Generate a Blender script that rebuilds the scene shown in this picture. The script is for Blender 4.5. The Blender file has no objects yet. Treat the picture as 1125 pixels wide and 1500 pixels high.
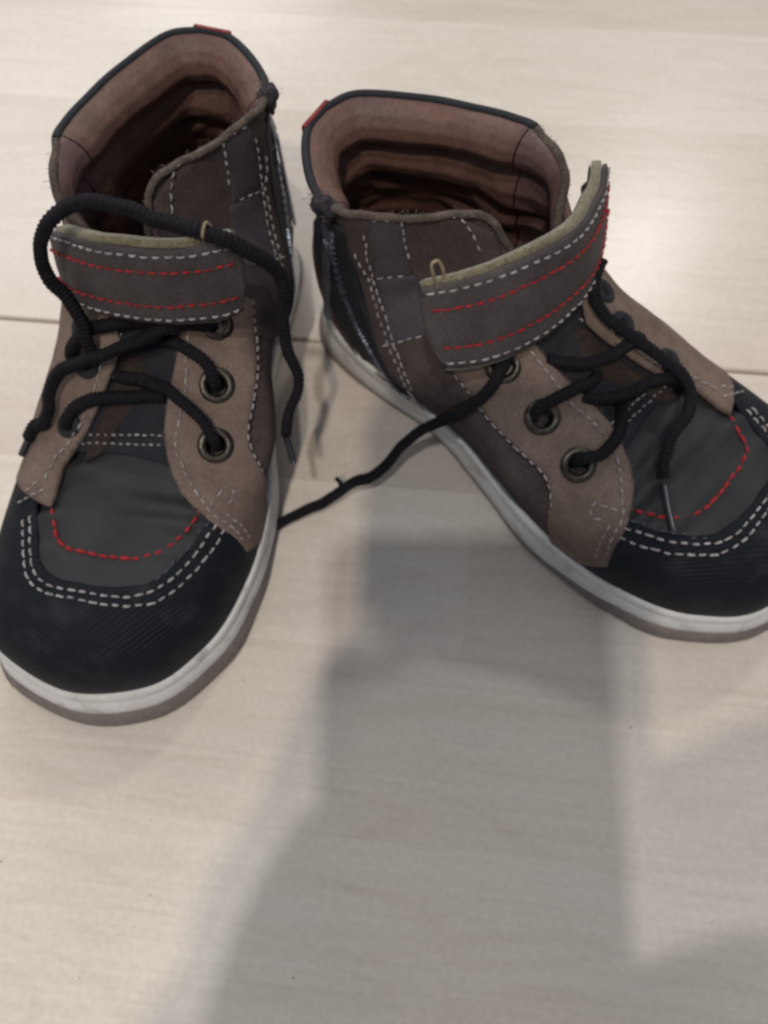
import bpy, bmesh, math, random
import numpy as np
from mathutils import Vector, Matrix, noise
from mathutils.bvhtree import BVHTree
from mathutils.geometry import delaunay_2d_cdt

random.seed(7)
sc = bpy.context.scene
PI = math.pi
CM = 0.01
# ------------------------------------------------------------------ camera
CH, CTH, CROLL, CF = 26.21654, 1.21331631, 0.07431112, 1131.73585   # height cm, pitch, roll, focal px (1125x1500)
cf = np.array([0, math.cos(CTH), -math.sin(CTH)])
_u = np.array([0, math.sin(CTH), math.cos(CTH)]); _r = np.array([1.0, 0, 0])
cu = math.cos(CROLL) * _u + math.sin(CROLL) * _r
cr = math.cos(CROLL) * _r - math.sin(CROLL) * _u
cam = bpy.data.cameras.new('camera'); camo = bpy.data.objects.new('camera', cam)
sc.collection.objects.link(camo); sc.camera = camo
cam.sensor_fit = 'VERTICAL'; cam.sensor_height = 24.0; cam.lens = CF / 1500 * 24.0
cam.clip_start = 0.01; cam.clip_end = 100
M = Matrix(((cr[0], cu[0], -cf[0], 0), (cr[1], cu[1], -cf[1], 0), (cr[2], cu[2], -cf[2], CH * CM), (0, 0, 0, 1)))
camo.matrix_world = M
cam.dof.use_dof = True; cam.dof.focus_distance = 0.20; cam.dof.aperture_fstop = 7.0
sc.cycles.filter_width = 2.7
# ------------------------------------------------------------------ world and lamps
w = bpy.data.worlds.new('World'); sc.world = w; w.use_nodes = True
bg = w.node_tree.nodes['Background']; bg.inputs[0].default_value = (0.84, 0.92, 1.06, 1); bg.inputs[1].default_value = 0.40

def lamp(name, loc, target, size, power, col, sy=None):
    l = bpy.data.lights.new(name, 'AREA'); l.energy = power; l.color = col; l.size = size
    if sy: l.shape = 'RECTANGLE'; l.size_y = sy
    o = bpy.data.objects.new(name, l); sc.collection.objects.link(o); o.location = loc
    o.rotation_euler = (Vector(target) - Vector(loc)).to_track_quat('-Z', 'Y').to_euler()
    return o
T0 = (0.02, 0.10, 0.0)
LAMPS = [
    ('ceiling_lamp_warm', (-0.245, -0.86, 2.00), T0, 0.055, 14.5, (1.0, 0.87, 0.74), None),
    ('ceiling_lamp_cool', (-0.13, -0.50, 2.00), T0, 0.055, 11.5, (0.95, 0.98, 1.0), None),
    ('side_window', (-0.55, 3.60, 1.75), T0, 0.9, 28, (1.0, 0.98, 0.95), 0.6),
    ('window_light', (-1.25, 1.95, 1.90), T0, 1.2, 18.5, (1.0, 0.98, 0.95), 0.9),
    ('far_ceiling_lamp', (0.92, 1.70, 2.0), T0, 0.18, 12, (1.0, 0.97, 0.93), None),
]
for a in LAMPS: lamp(*a)
sc.view_settings.view_transform = 'Standard'; sc.view_settings.look = 'None'
sc.view_settings.exposure = 0.0; sc.view_settings.gamma = 1.0

# ------------------------------------------------------------------ materials
def mat(name, col, rough=0.8, col2=None, nscale=300, bump=0.3, bscale=1500, spec=0.3, metal=0, sheen=0, dist=0.0004,
        mott=None, fine=0.35, kind=None, detail=4):
    m = bpy.data.materials.new(name); m.use_nodes = True; nt = m.node_tree; N = nt.nodes; L = nt.links
    b = N['Principled BSDF']; b.inputs['Roughness'].default_value = rough; b.inputs['Metallic'].default_value = metal
    b.inputs['Specular IOR Level'].default_value = spec
    if sheen: b.inputs['Sheen Weight'].default_value = sheen; b.inputs['Sheen Roughness'].default_value = 0.5
    tc = N.new('ShaderNodeTexCoord')
    col2 = col2 or tuple(c * 0.7 for c in col)
    n1 = N.new('ShaderNodeTexNoise'); n1.inputs['Scale'].default_value = nscale; n1.inputs['Detail'].default_value = detail
    n1.inputs['Roughness'].default_value = 0.6
    L.new(tc.outputs['Object'], n1.inputs['Vector'])
    r = N.new('ShaderNodeValToRGB'); r.color_ramp.elements[0].position = 0.32; r.color_ramp.elements[1].position = 0.68
    r.color_ramp.elements[0].color = (*col2, 1); r.color_ramp.elements[1].color = (*col, 1)
    L.new(n1.outputs['Fac'], r.inputs[0]); out = r.outputs[0]
    nf = N.new('ShaderNodeTexNoise'); nf.inputs['Scale'].default_value = bscale; nf.inputs['Detail'].default_value = 3
    L.new(tc.outputs['Object'], nf.inputs['Vector'])
    if fine:
        mx = N.new('ShaderNodeMix'); mx.data_type = 'RGBA'; mx.blend_type = 'MULTIPLY'; mx.inputs[0].default_value = 1
        mr = N.new('ShaderNodeMapRange'); mr.inputs[1].default_value = 0.3; mr.inputs[2].default_value = 0.7
        mr.inputs[3].default_value = 1 - fine; mr.inputs[4].default_value = 1 + fine
        L.new(nf.outputs['Fac'], mr.inputs[0]); L.new(out, mx.inputs[6]); L.new(mr.outputs[0], mx.inputs[7]); out = mx.outputs[2]
    if mott:
        n2 = N.new('ShaderNodeTexNoise'); n2.inputs['Scale'].default_value = mott[1]; n2.inputs['Detail'].default_value = 5
        L.new(tc.outputs['Object'], n2.inputs['Vector'])
        mr = N.new('ShaderNodeMapRange'); mr.inputs[1].default_value = mott[2]; mr.inputs[2].default_value = mott[3]
        L.new(n2.outputs['Fac'], mr.inputs[0])
        mx = N.new('ShaderNodeMix'); mx.data_type = 'RGBA'; L.new(mr.outputs[0], mx.inputs[0])
        L.new(out, mx.inputs[6]); mx.inputs[7].default_value = (*mott[0], 1); out = mx.outputs[2]
    L.new(out, b.inputs['Base Color'])
    h = nf.outputs['Fac']
    if kind == 'mesh':       # embossed diamond rubber
        mp = N.new('ShaderNodeMapping'); mp.inputs['Rotation'].default_value = (0, 0, 0.5)
        L.new(tc.outputs['UV'], mp.inputs['Vector'])
        ws = []
        for d in ('X', 'Y'):
            wv = N.new('ShaderNodeTexWave'); wv.bands_direction = d; wv.inputs['Scale'].default_value = 2.9
            wv.inputs['Distortion'].default_value = 0.3; L.new(mp.outputs[0], wv.inputs['Vector']); ws.append(wv)
        ad = N.new('ShaderNodeMath'); ad.operation = 'MAXIMUM'; L.new(ws[0].outputs['Fac'], ad.inputs[0]); L.new(ws[1].outputs['Fac'], ad.inputs[1])
        h = ad.outputs[0]
    if kind == 'weave':
        ws = []
        for d in ('X', 'Y'):
            wv = N.new('ShaderNodeTexWave'); wv.bands_direction = d; wv.inputs['Scale'].default_value = 420
            L.new(tc.outputs['Object'], wv.inputs['Vector']); ws.append(wv)
        ad = N.new('ShaderNodeMath'); ad.operation = 'MULTIPLY'; L.new(ws[0].outputs['Fac'], ad.inputs[0]); L.new(ws[1].outputs['Fac'], ad.inputs[1])
        h = ad.outputs[0]
    bp = N.new('ShaderNodeBump'); bp.inputs['Strength'].default_value = bump; bp.inputs['Distance'].default_value = dist
    L.new(h, bp.inputs['Height']); L.new(bp.outputs[0], b.inputs['Normal'])
    return m

MT = {
 'nubuck': mat('nubuck', (0.1681, 0.1204, 0.0946), 0.85, (0.116, 0.0815, 0.0642), 120, 0.5, 1800, 0.2, fine=0.25),
 'suede': mat('suede', (0.073, 0.0545, 0.05), 0.9, (0.05, 0.037, 0.034), 140, 0.6, 1800, 0.15, fine=0.3),
 'leather': mat('leather', (0.0630, 0.0504, 0.0588), 0.6, (0.0408, 0.0331, 0.0397), 120, 0.4, 1500, 0.4, fine=0.2),
 'strapleather': mat('strap_leather', (0.0538, 0.0430, 0.0421), 0.7, (0.0345, 0.0267, 0.0249), 110, 0.5, 1500, 0.35, fine=0.25),
 'maroon': mat('maroon_leather', (0.075, 0.036, 0.027), 0.5, (0.045, 0.022, 0.017), 100, 0.4, 1200, 0.4),
 'nylon': mat('nylon', (0.0167, 0.0167, 0.0170), 0.6, (0.0124, 0.0124, 0.0135), 90, 0.35, 2600, 0.35, fine=0.25, kind='weave', dist=0.0002),
 'rubber': mat('toe_rubber', (0.0042, 0.0062, 0.0105), 0.62, (0.0030, 0.0045, 0.0078), 60, 0.55, 900, 0.18, fine=0.15, kind='mesh', dist=0.0006, mott=((0.016, 0.017, 0.020), 110, 0.52, 0.78)),
 'tongue': mat('tongue_fabric', (0.022, 0.022, 0.026), 0.85, (0.014, 0.015, 0.018), 150, 0.5, 2200, 0.2, kind='weave'),
 'lining': mat('lining_leather', (0.138, 0.071, 0.052), 0.56, (0.088, 0.045, 0.034), 90, 0.5, 700, 0.35, fine=0.15),
 'lining2': mat('flap_lining_leather', (0.135, 0.078, 0.07), 0.5, (0.095, 0.054, 0.048), 90, 0.4, 700, 0.45, fine=0.12),
 'insole': mat('insole', (0.09, 0.055, 0.04), 0.9),
 'binding': mat('binding', (0.016, 0.017, 0.021), 0.75, (0.010, 0.011, 0.013), 400, 0.5, 2500, 0.3),
 'midsole': mat('midsole_rubber', (0.62, 0.605, 0.575), 0.55, (0.52, 0.5, 0.465), 60, 0.2, 500, 0.4, fine=0.06, mott=((0.27, 0.235, 0.20), 130, 0.58, 0.80)),
 'outsole': mat('outsole_rubber', (0.175, 0.145, 0.130), 0.65, (0.125, 0.10, 0.09), 60, 0.3, 600, 0.35, fine=0.15),
 'white': mat('white_thread', (0.37, 0.345, 0.335), 0.85, (0.17, 0.145, 0.135), 350, 0.4, 3000, 0.2),
 'red': mat('red_thread', (0.33, 0.018, 0.02), 0.75, (0.17, 0.010, 0.012), 500, 0.4, 3000, 0.3),
 'grey': mat('grey_thread', (0.09, 0.1, 0.125), 0.8, (0.05, 0.055, 0.07), 500, 0.4, 3000, 0.2),
 'lace': mat('lace_cord', (0.011, 0.0095, 0.0115), 0.85, (0.005, 0.0042, 0.0055), 700, 0.7, 2500, 0.15),
 'aglet': mat('aglet_plastic', (0.020, 0.019, 0.024), 0.35, None, 200, 0.1, 500, 0.5),
 'brass': mat('antique_brass', (0.085, 0.072, 0.055), 0.4, (0.03, 0.027, 0.024), 250, 0.2, 900, 0.5, metal=0.9),
 'guard': mat('worn_guard_fabric', (0.035, 0.030, 0.036), 0.85, (0.012, 0.011, 0.014), 250, 0.8, 1500),
 'edge': mat('worn_suede_edge', (0.105, 0.080, 0.062), 0.9, (0.06, 0.045, 0.036), 200, 0.9, 1500, fine=0.4),
 'maroonsuede': mat('brown_tongue_suede', (0.0300, 0.0180, 0.0132), 0.85, (0.0168, 0.0108, 0.0084), 150, 0.6, 1500),
 'dark': mat('dark_hole', (0.006, 0.006, 0.007), 0.9),
 'metal': mat('gunmetal', (0.26, 0.28, 0.34), 0.42, (0.13, 0.14, 0.17), 200, 0.2, 900, 0.5, metal=0.85),
 'velcro': mat('olive_velcro', (0.1800, 0.1575, 0.0945), 0.95, (0.1076, 0.0911, 0.0538), 600, 1.0, 2200, 0.1, sheen=0.3, fine=0.45),
 'olive': mat('olive_tape', (0.090, 0.092, 0.045), 0.9, (0.05, 0.052, 0.028), 300, 1.0, 2200, 0.1, fine=0.4),
 'redtab': mat('red_tab', (0.1980, 0.0132, 0.0132), 0.7, (0.1440, 0.0090, 0.0096), 300, 0.4, 2500),
 'wire': mat('tan_cord', (0.26, 0.20, 0.12), 0.6, (0.16, 0.12, 0.07), 500, 0.4, 2500),
 'fuzz': mat('fuzz_fibre', (0.17, 0.13, 0.115), 0.9, (0.08, 0.06, 0.055), 500, 0.2, 2500),
}

# ------------------------------------------------------------------ splines and the shoe surface (cm, x = towards inner ankle side, y = towards toe)
SK = np.array([0, .06, .12, .20, .27, .34, .40, .46, .52, .58, .68, .78, .88, .95, 1.0])
BM = np.array([(.1,.3),(1.6,.7),(2.6,1.8),(3.05,3.6),(3.1,5),(3.1,6.5),(3.15,7.8),(3.3,9),(3.6,10.3),(3.9,11.6),(4.1,13.4),(3.95,15.5),(3.05,17.9),(1.5,19.35),(-.6,19.8)], float)
BL = np.array([(.1,.3),(-1.3,.7),(-2.3,1.8),(-2.8,3.6),(-2.9,5),(-3.05,6.5),(-3.2,7.8),(-3.4,9),(-3.6,10.3),(-3.8,11.6),(-4.0,13.4),(-4.15,15.5),(-3.95,17.6),(-2.9,19.05),(-.6,19.8)], float)
OM = np.array([(.1,-.3),(1.7,.1),(2.75,1.1),(3.08,2.9),(3.0,4.5),(2.75,6.3),(2.85,7.7),(3.2,9),(3.6,10.5),(4.05,12),(4.2,14),(4.1,15.9),(3.35,18.2),(1.5,20.1),(-.7,20.65)], float)
OL = np.array([(.1,-.3),(-1.4,.1),(-2.5,1.1),(-3.0,2.9),(-3.15,4.5),(-3.3,6.3),(-3.45,7.7),(-3.6,9),(-3.9,10.5),(-4.2,12),(-4.4,14),(-4.6,16),(-4.5,18.2),(-3.4,19.95),(-.7,20.65)], float)
TM = np.array([(.9,.85,9.7),(1.8,1.05,9.7),(2.7,1.9,9.75),(3.4,3.2,9.85),(3.3,4.5,10.2),(2.1,5.75,10),(.95,6.85,9.8),(.75,7.9,8.5),(.6,9.2,7.5),(.4,10.6,6.7),(.2,12.5,5.8),(0,14.2,5.15),(-.1,15.4,4.85),(-.2,16.2,4.7),(-.3,16.6,4.65)], float)
TL = np.array([(.9,.85,9.7),(-.1,1.2,9.7),(-1.1,2.7,9.75),(-1.6,4.2,9.95),(-1.65,5.5,10.35),(-1.6,6.5,10.5),(-1.55,7.45,9.9),(-.75,8.05,8.7),(.6,9.2,7.5),(.4,10.6,6.7),(.2,12.5,5.8),(0,14.2,5.15),(-.1,15.4,4.85),(-.2,16.2,4.7),(-.3,16.6,4.65)], float)

def spl(S, K, s, ends=False):
    """cubic Hermite through keys"""
    s = np.atleast_1d(np.asarray(s, float)); K = np.asarray(K, float)
    if K.ndim == 1: K = K[:, None]
    d = np.diff(K, axis=0) / np.diff(S)[:, None]
    m = np.zeros_like(K); h = np.diff(S)
    m[1:-1] = (d[:-1] * h[1:, None] + d[1:] * h[:-1, None]) / (h[1:, None] + h[:-1, None])
    m[0] = d[0]; m[-1] = d[-1]
    if ends: m[0, 1] = 0; m[-1, 1] = 0
    i = np.clip(np.searchsorted(S, s, side='right') - 1, 0, len(S) - 2)
    H = S[i + 1] - S[i]; t = np.clip((s - S[i]) / H, 0, 1)[:, None]; H = H[:, None]
    return (2*t**3 - 3*t**2 + 1) * K[i] + (t**3 - 2*t**2 + t) * H * m[i] + (-2*t**3 + 3*t**2) * K[i+1] + (t**3 - t**2) * H * m[i+1]
def sst(x, a, b):
    t = np.clip((np.asarray(x, float) - a) / (b - a), 0, 1); return t * t * (3 - 2 * t)
ZB = 2.15
def surf(side, s, v):
    """outer skin of the upper: side 'M' or 'L'; s heel..toe; v sole..rim. arrays in, (n,3) out"""
    s = np.asarray(s, float); v = np.asarray(v, float)
    B = spl(SK, BM if side == 'M' else BL, s, True); T = spl(SK, TM if side == 'M' else TL, s)
    w = sst(s, .30, .56)
    n = (3.0 if side == 'M' else 2.15); n = n + (2.6 - n) * sst(s, .8, 1.0)
    a = v * PI / 2
    hd = 1 - np.clip(np.cos(a), 0, 1) ** (2 / n); gd = np.clip(np.sin(a), 0, 1) ** (2 / n)
    hs = 3*v**2 - 2*v**3; gs = v
    hh = (hs * (1 - w) + hd * w)[:, None]; gg = gs * (1 - w) + gd * w
    xy = B + (T[:, :2] - B) * hh
    z = ZB + (T[:, 2] - ZB) * gg
    c = np.stack([np.full_like(s, 0.35), B[:, 1] * 0 + np.clip(B[:, 1], 3.0, 99)], 1)
    o = B - c; o /= np.linalg.norm(o, axis=1)[:, None] + 1e-6
    amp = (0.28 * np.sin(PI * np.clip(v * 1.5, 0, 1)) - 0.12 * np.sin(PI * np.clip((v - .4) / .6, 0, 1))) * (1 - sst(s, .12, .42))
    if side == 'M': amp = amp + .92 * np.sin(PI * np.clip(v / .62, 0, 1)) ** 1.2 * sst(s, .22, .34) * (1 - sst(s, .55, .72))
    xy = xy + o * amp[:, None]
    return np.concatenate([xy, z[:, None]], 1)
NS, NV = 150, 44
def vs(n): return 1 - (1 - np.linspace(0, 1, n)) ** 1.0
def grid(side, s0, s1, ns, nv, v0=0, v1=1):
    ss = np.linspace(s0, s1, ns); vv = np.linspace(v0, v1, nv)
    S, V = np.meshgrid(ss, vv, indexing='ij')
    return S, V, surf(side, S.ravel(), V.ravel()).reshape(ns, nv, 3)
def gnorm(G, flip):
    du = np.gradient(G, axis=0); dv = np.gradient(G, axis=1)
    n = np.cross(du, dv); n /= np.linalg.norm(n, axis=2)[:, :, None] + 1e-9
    return -n if flip else n
GM = grid('M', 0, 1, NS, NV); GL = grid('L', 0, 1, NS, NV)
# medial: s runs +y with v up -> cross(du,dv)= (+x)... outward for medial
NM = gnorm(GM[2], False); NL = gnorm(GL[2], True)
# fix ridge / centre normals so both sides agree
for k in range(NS):
    if GM[0][k, 0] >= .52:
        a = NM[k, -1] + NL[k, -1]; a /= np.linalg.norm(a); NM[k, -1] = a; NL[k, -1] = a
_sel = [k for k in range(NS) if GM[0][k, 0] >= .93]; _a = sum(NM[k, -1] for k in _sel); _a /= np.linalg.norm(_a)
for k in _sel: NM[k, -1] = _a; NL[k, -1] = _a
for k in (0, NS - 1):
    for j in range(NV):
        a = NM[k, j] + NL[k, j]; a /= np.linalg.norm(a) + 1e-9; NM[k, j] = a; NL[k, j] = a
def offgrid(off):
    return GM[2] + NM * off, GL[2] + NL * off
def make_bvh(off):
    A, B = offgrid(off); V = []; Fc = []
    for G, fl in ((A, False), (B, True)):
        b = len(V); V += [Vector(p) for p in G.reshape(-1, 3)]
        for i in range(NS - 1):
            for j in range(NV - 1):
                q = (b + i*NV + j, b + (i+1)*NV + j, b + (i+1)*NV + j + 1, b + i*NV + j + 1)
                Fc.append(q[::-1] if fl else q)
    return BVHTree.FromPolygons(V, Fc)
BVH = {0: make_bvh(0.0), 1: make_bvh(0.05)}

# ------------------------------------------------------------------ poses (cm) and camera rays into shoe space
POSE = {'L': (-5.10393, 23.00889, -0.216187), 'R': (-0.78060, 19.75276, 0.769424)}
def axes(side):
    a = POSE[side][2]; t = np.array([math.sin(a), -math.cos(a), 0.0])
    m = np.array([math.cos(a), math.sin(a), 0.0]) * (1 if side == 'L' else -1)
    return m, t
def to_local(side, W):
    m, t = axes(side); d = np.asarray(W, float) - [POSE[side][0], POSE[side][1], 0]
    return np.array([d @ m, d @ t, d[2]])
def ray(side, px, py):
    """photo pixel -> ray in the shoe's own coordinates"""
    m, t = axes(side)
    d = cf + cr * (px - 562.5) / CF - cu * (py - 750) / CF; d /= np.linalg.norm(d)
    return to_local(side, [0, 0, CH]), np.array([d @ m, d @ t, d[2]])
def onz(side, px, py, z):
    o, d = ray(side, px, py); return o + d * (z - o[2]) / d[2]
def hit(side, px, py, bvh=None, off=0.0):
    """point where the sight line meets the skin, then moved out by off"""
    o, d = ray(side, px, py); b = bvh or BVH[0]
    r = b.ray_cast(Vector(o), Vector(d))
    if r[0] is None:
        best = None
        for t in np.linspace(12, 34, 90):
            q = b.find_nearest(Vector(o + d * t))
            if best is None or q[3] < best[3]: best = q
        r = best
    P = np.array(r[0])
    if abs(off) < 1e-6: return P
    sg = -1.0 if off > 0 else 1.0
    for k in range(1, 60):
        Q = P + d * (sg * k * .04); q = b.find_nearest(Vector(Q))
        if q[3] >= abs(off): return Q
        if k * .04 > abs(off) * 3.5: return P + d * sg * abs(off) * 1.3
    return Q

# ------------------------------------------------------------------ mesh helpers
CUR = {'side': 'R', 'root': None}
def mkobj(name, V, F, m, parent=None, smooth=True, uv=None, stuff=False, label=None, weld=False):
    V = np.asarray(V, float) * CM
    if CUR['side'] == 'L': V = V * [-1, 1, 1]; F = [tuple(reversed(f)) for f in F]
    me = bpy.data.meshes.new(name); me.from_pydata(V.tolist(), [], [tuple(int(i) for i in f) for f in F]); me.validate()
    if weld:
        bm = bmesh.new(); bm.from_mesh(me); bmesh.ops.remove_doubles(bm, verts=bm.verts, dist=1e-6); bm.to_mesh(me); bm.free()
    if smooth: me.polygons.foreach_set('use_smooth', [True] * len(me.polygons))
    me.materials.append(MT[m] if isinstance(m, str) else m)
    if uv is not None:
        ul = me.uv_layers.new(name='UVMap'); vi = np.empty(len(me.loops), int); me.loops.foreach_get('vertex_index', vi)
        ul.data.foreach_set('uv', np.asarray(uv, float)[vi].ravel())
    o = bpy.data.objects.new(name, me); sc.collection.objects.link(o)
    o.parent = parent or CUR['root']
    if stuff: o['kind'] = 'stuff'
    if label: o['label'] = label
    return o
class MB:
    def __init__(s): s.V = []; s.F = []
    def add(s, V, F):
        b = len(s.V); s.V += [tuple(p) for p in V]; s.F += [tuple(i + b for i in f) for f in F]
def gridfaces(n, m, flip=False, wrapm=False, base=0):
    F = []
    for i in range(n - 1):
        for j in range(m if wrapm else m - 1):
            q = (base + i*m + j, base + (i+1)*m + j, base + (i+1)*m + (j+1) % m, base + i*m + (j+1) % m)
            F.append(q[::-1] if flip else q)
    return F
def resample(P, step, closed=False):
    P = [np.asarray(p, float) for p in P]
    if closed: P = P + [P[0]]
    P = np.array(P); d = np.r_[0, np.cumsum(np.linalg.norm(np.diff(P, axis=0), axis=1))]
    n = max(2, int(round(d[-1] / step)) + 1); t = np.linspace(0, d[-1], n)
    Q = np.stack([np.interp(t, d, P[:, k]) for k in range(P.shape[1])], 1)
    return Q[:-1] if closed else Q
def smooth_curve(P, step):
    P = np.array([np.asarray(p, float) for p in P]); d = np.r_[0, np.cumsum(np.maximum(np.linalg.norm(np.diff(P, axis=0), axis=1), 1e-4))]
    n = max(3, int(round(d[-1] / step)) + 1)
    return spl(d, P, np.linspace(0, d[-1], n))
def frames(P):
    P = np.asarray(P); T = np.gradient(P, axis=0); T /= np.linalg.norm(T, axis=1)[:, None] + 1e-9
    n = np.cross(T[0], [0, 0, 1.0]); 
    if np.linalg.norm(n) < .1: n = np.cross(T[0], [1.0, 0, 0])
    n /= np.linalg.norm(n); Ns = [n]
    for t in T[1:]:
        n = n - t * (n @ t); n /= np.linalg.norm(n) + 1e-9; Ns.append(n)
    Ns = np.array(Ns); return T, Ns, np.cross(T, Ns)
def tube(mb, P, rad, nseg=10, prof=None, cap=True, up=None, flat=1.0):
    """prof(i, theta)->radius factor"""
    P = np.asarray(P, float); T, Nn, Bn = frames(P); n = len(P)
    if up is not None:
        Bn = np.array(up, float); Bn = Bn - T * np.sum(Bn * T, 1)[:, None]; Bn /= np.linalg.norm(Bn, axis=1)[:, None] + 1e-9; Nn = np.cross(Bn, T)
    V = []
    for i in range(n):
        r = rad[i] if hasattr(rad, '__len__') else rad
        for k in range(nseg):
            th = 2 * PI * k / nseg; f = prof(i, th) if prof else 1.0
            V.append(P[i] + Nn[i] * math.cos(th) * r * f + Bn[i] * math.sin(th) * r * f * flat)
    F = gridfaces(n, nseg, True, True)
    if cap:
        F.append(tuple(range(nseg))); F.append(tuple(reversed(range((n-1)*nseg, n*nseg))))
    mb.add(V, F)
def nrm_at(P, b=None):
    q = (b or BVH[0]).find_nearest(Vector(P)); return np.array(q[1])

def poly_in(p, poly):
    x, y = p; c = False; n = len(poly); j = n - 1
    for i in range(n):
        xi, yi = poly[i]; xj, yj = poly[j]
        if (yi > y) != (yj > y) and x < (xj - xi) * (y - yi) / (yj - yi + 1e-12) + xi: c = not c
        j = i
    return c
class Dom:
    """unrolls the skin around an inner point Q (azimuthal map about axis A)"""
    def __init__(s, Q, A):
        s.Q = np.array(Q, float); s.A = np.array(A, float) / np.linalg.norm(A)
        h = np.array([0, 0, 1.0]) if abs(s.A[2]) < .9 else np.array([0, 1.0, 0])
        s.X = np.cross(h, s.A); s.X /= np.linalg.norm(s.X); s.Y = np.cross(s.A, s.X)
    def fwd(s, P):
        d = np.asarray(P) - s.Q; d = d / np.linalg.norm(d); r = math.acos(max(-1, min(1, d @ s.A)))
        x, y = d @ s.X, d @ s.Y; h = math.hypot(x, y) + 1e-12; return np.array([x / h * r, y / h * r])
    def inv(s, p):
        r = math.hypot(*p); 
        if r < 1e-9: return s.A
        return s.A * math.cos(r) + (s.X * p[0] + s.Y * p[1]) / r * math.sin(r)
    def cast(s, p, bvh):
        d = s.inv(p); r = bvh.ray_cast(Vector(s.Q), Vector(d))
        if r[0] is None: return None
        n = np.array(r[1]); n = n if n @ d > 0 else -n
        return np.array(r[0]), n
TOE = Dom((0, 12.5, 2.0), (0, 0.15, 1)); SHAFT = Dom((.6, 3.9, 5.5), (.75, .55, .1)); LAT = Dom((.4, 4.5, 5.0), (-.9, .3, .1)); HEEL = Dom((.6, 4.2, 5.0), (0, -1, .1))
def panel(name, outline, dom, off, thick, m, spacing=0.22, parent=None, holes=(), bev=0.045, disp=None, uvs=1.0, edge_off=None, label=None):
    """a sheet of real thickness laid on the skin; outline = 3D points, off = height of its face above the skin (number or f(P))"""
    offf = off if callable(off) else (lambda P: off)
    out2 = [dom.fwd(p) for p in resample(outline, 0.16, True)]
    A = np.array(out2); ar = 0.5 * np.sum(A[:, 0] * np.roll(A[:, 1], -1) - np.roll(A[:, 0], -1) * A[:, 1])
    if ar < 0: A = A[::-1]
    nb = len(A); R = np.median([np.linalg.norm(p - dom.Q) for p in outline])
    tan = np.roll(A, -1, 0) - np.roll(A, 1, 0); tan /= np.linalg.norm(tan, axis=1)[:, None] + 1e-9
    inn = np.stack([-tan[:, 1], tan[:, 0]], 1)
    h = bev / R
    ring = A + inn * h * 1.3
    pts = [tuple(p) for p in A]; typ = ['b'] * nb
    edges = [(i, (i + 1) % nb) for i in range(nb)]
    pl = [tuple(p) for p in A]
    for k in range(nb):
        pts.append(tuple(ring[k])); typ.append('r')
    hl = []
    for (hc, hr) in holes:
        c2 = dom.fwd(hc); n0 = len(pts); k = 18
        rr = hr / np.linalg.norm(np.asarray(hc) - dom.Q)
        for i in range(k): pts.append((c2[0] + rr * math.cos(2*PI*i/k), c2[1] + rr * math.sin(2*PI*i/k))); typ.append('h')
        edges += [(n0 + i, n0 + (i + 1) % k) for i in range(k)]; hl.append((c2, rr))
    st = spacing / R; x0, y0 = A.min(0); x1, y1 = A.max(0); rows = int((y1 - y0) / (st * .87)) + 1
    for jj in range(rows + 1):
        y = y0 + jj * st * .87
        for ii in range(int((x1 - x0) / st) + 2):
            x = x0 + (ii + (.5 if jj % 2 else 0)) * st
            if not poly_in((x, y), pl): continue
            if np.min(np.hypot(A[:, 0] - x, A[:, 1] - y)) < st * .55: continue
            if any(math.hypot(x - c[0], y - c[1]) < r + st * .3 for c, r in hl): continue
            pts.append((x, y)); typ.append('i')
    r = delaunay_2d_cdt([Vector(p) for p in pts], edges, [tuple(range(nb))], 1, 1e-7)
    v2, _, f2, orig = r[0], r[1], r[2], r[3]
    ty = ['i'] * len(v2)
    for i, ol in enumerate(orig):
        ts = [typ[k] for k in ol]
        if 'b' in ts: ty[i] = 'b'
        elif 'h' in ts: ty[i] = 'h'
        elif 'r' in ts: ty[i] = 'r'
    top = []; bot = []; ok = []
    for i, p in enumerate(v2):
        c = dom.cast(p, BVH[0])
        if c is None:
            top.append(None); bot.append(None); ok.append(False); continue
        P, n = c; o = offf(P)
        dz = disp(P) if disp else 0.0
        e = bev if ty[i] in 'bh' else 0.0
        top.append(P + n * (o - e + dz)); bot.append(P + n * (o - max(thick, e + .02))); ok.append(True)
    T = []; 
    for f in f2:
        if not all(ok[i] for i in f): continue
        c = sum((np.array(v2[i]) for i in f), np.zeros(2)) / len(f)
        if any(math.hypot(c[0] - q[0], c[1] - q[1]) < rr * .98 for q, rr in hl): continue
        T.append(tuple(f))
    used = sorted({i for f in T for i in f}); mp = {i: k for k, i in enumerate(used)}; n0 = len(used)
    V = [top[i] for i in used] + [bot[i] for i in used]
    # orient outward
    f = T[len(T)//2]; a, b, c = (top[i] for i in f[:3]); cc = dom.cast(v2[f[0]], BVH[0])[1]
    fl = np.cross(b - a, c - a) @ cc < 0
    T = [f[::-1] if fl else f for f in T]
    F = [tuple(mp[i] for i in f) for f in T]; F += [tuple(mp[i] + n0 for i in reversed(f)) for f in T]
    cnt = {}
    for f in T:
        for a, b in zip(f, f[1:] + f[:1]): cnt[(a, b)] = cnt.get((a, b), 0) + 1
    for (a, b) in list(cnt):
        if (b, a) not in cnt: F.append((mp[b], mp[a], mp[a] + n0, mp[b] + n0))
    uv = [(p[0] * R * uvs, p[1] * R * uvs) for p in (v2[i] for i in used)] * 2
    return mkobj(name, V, F, m, parent, uv=uv, label=label)
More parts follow.
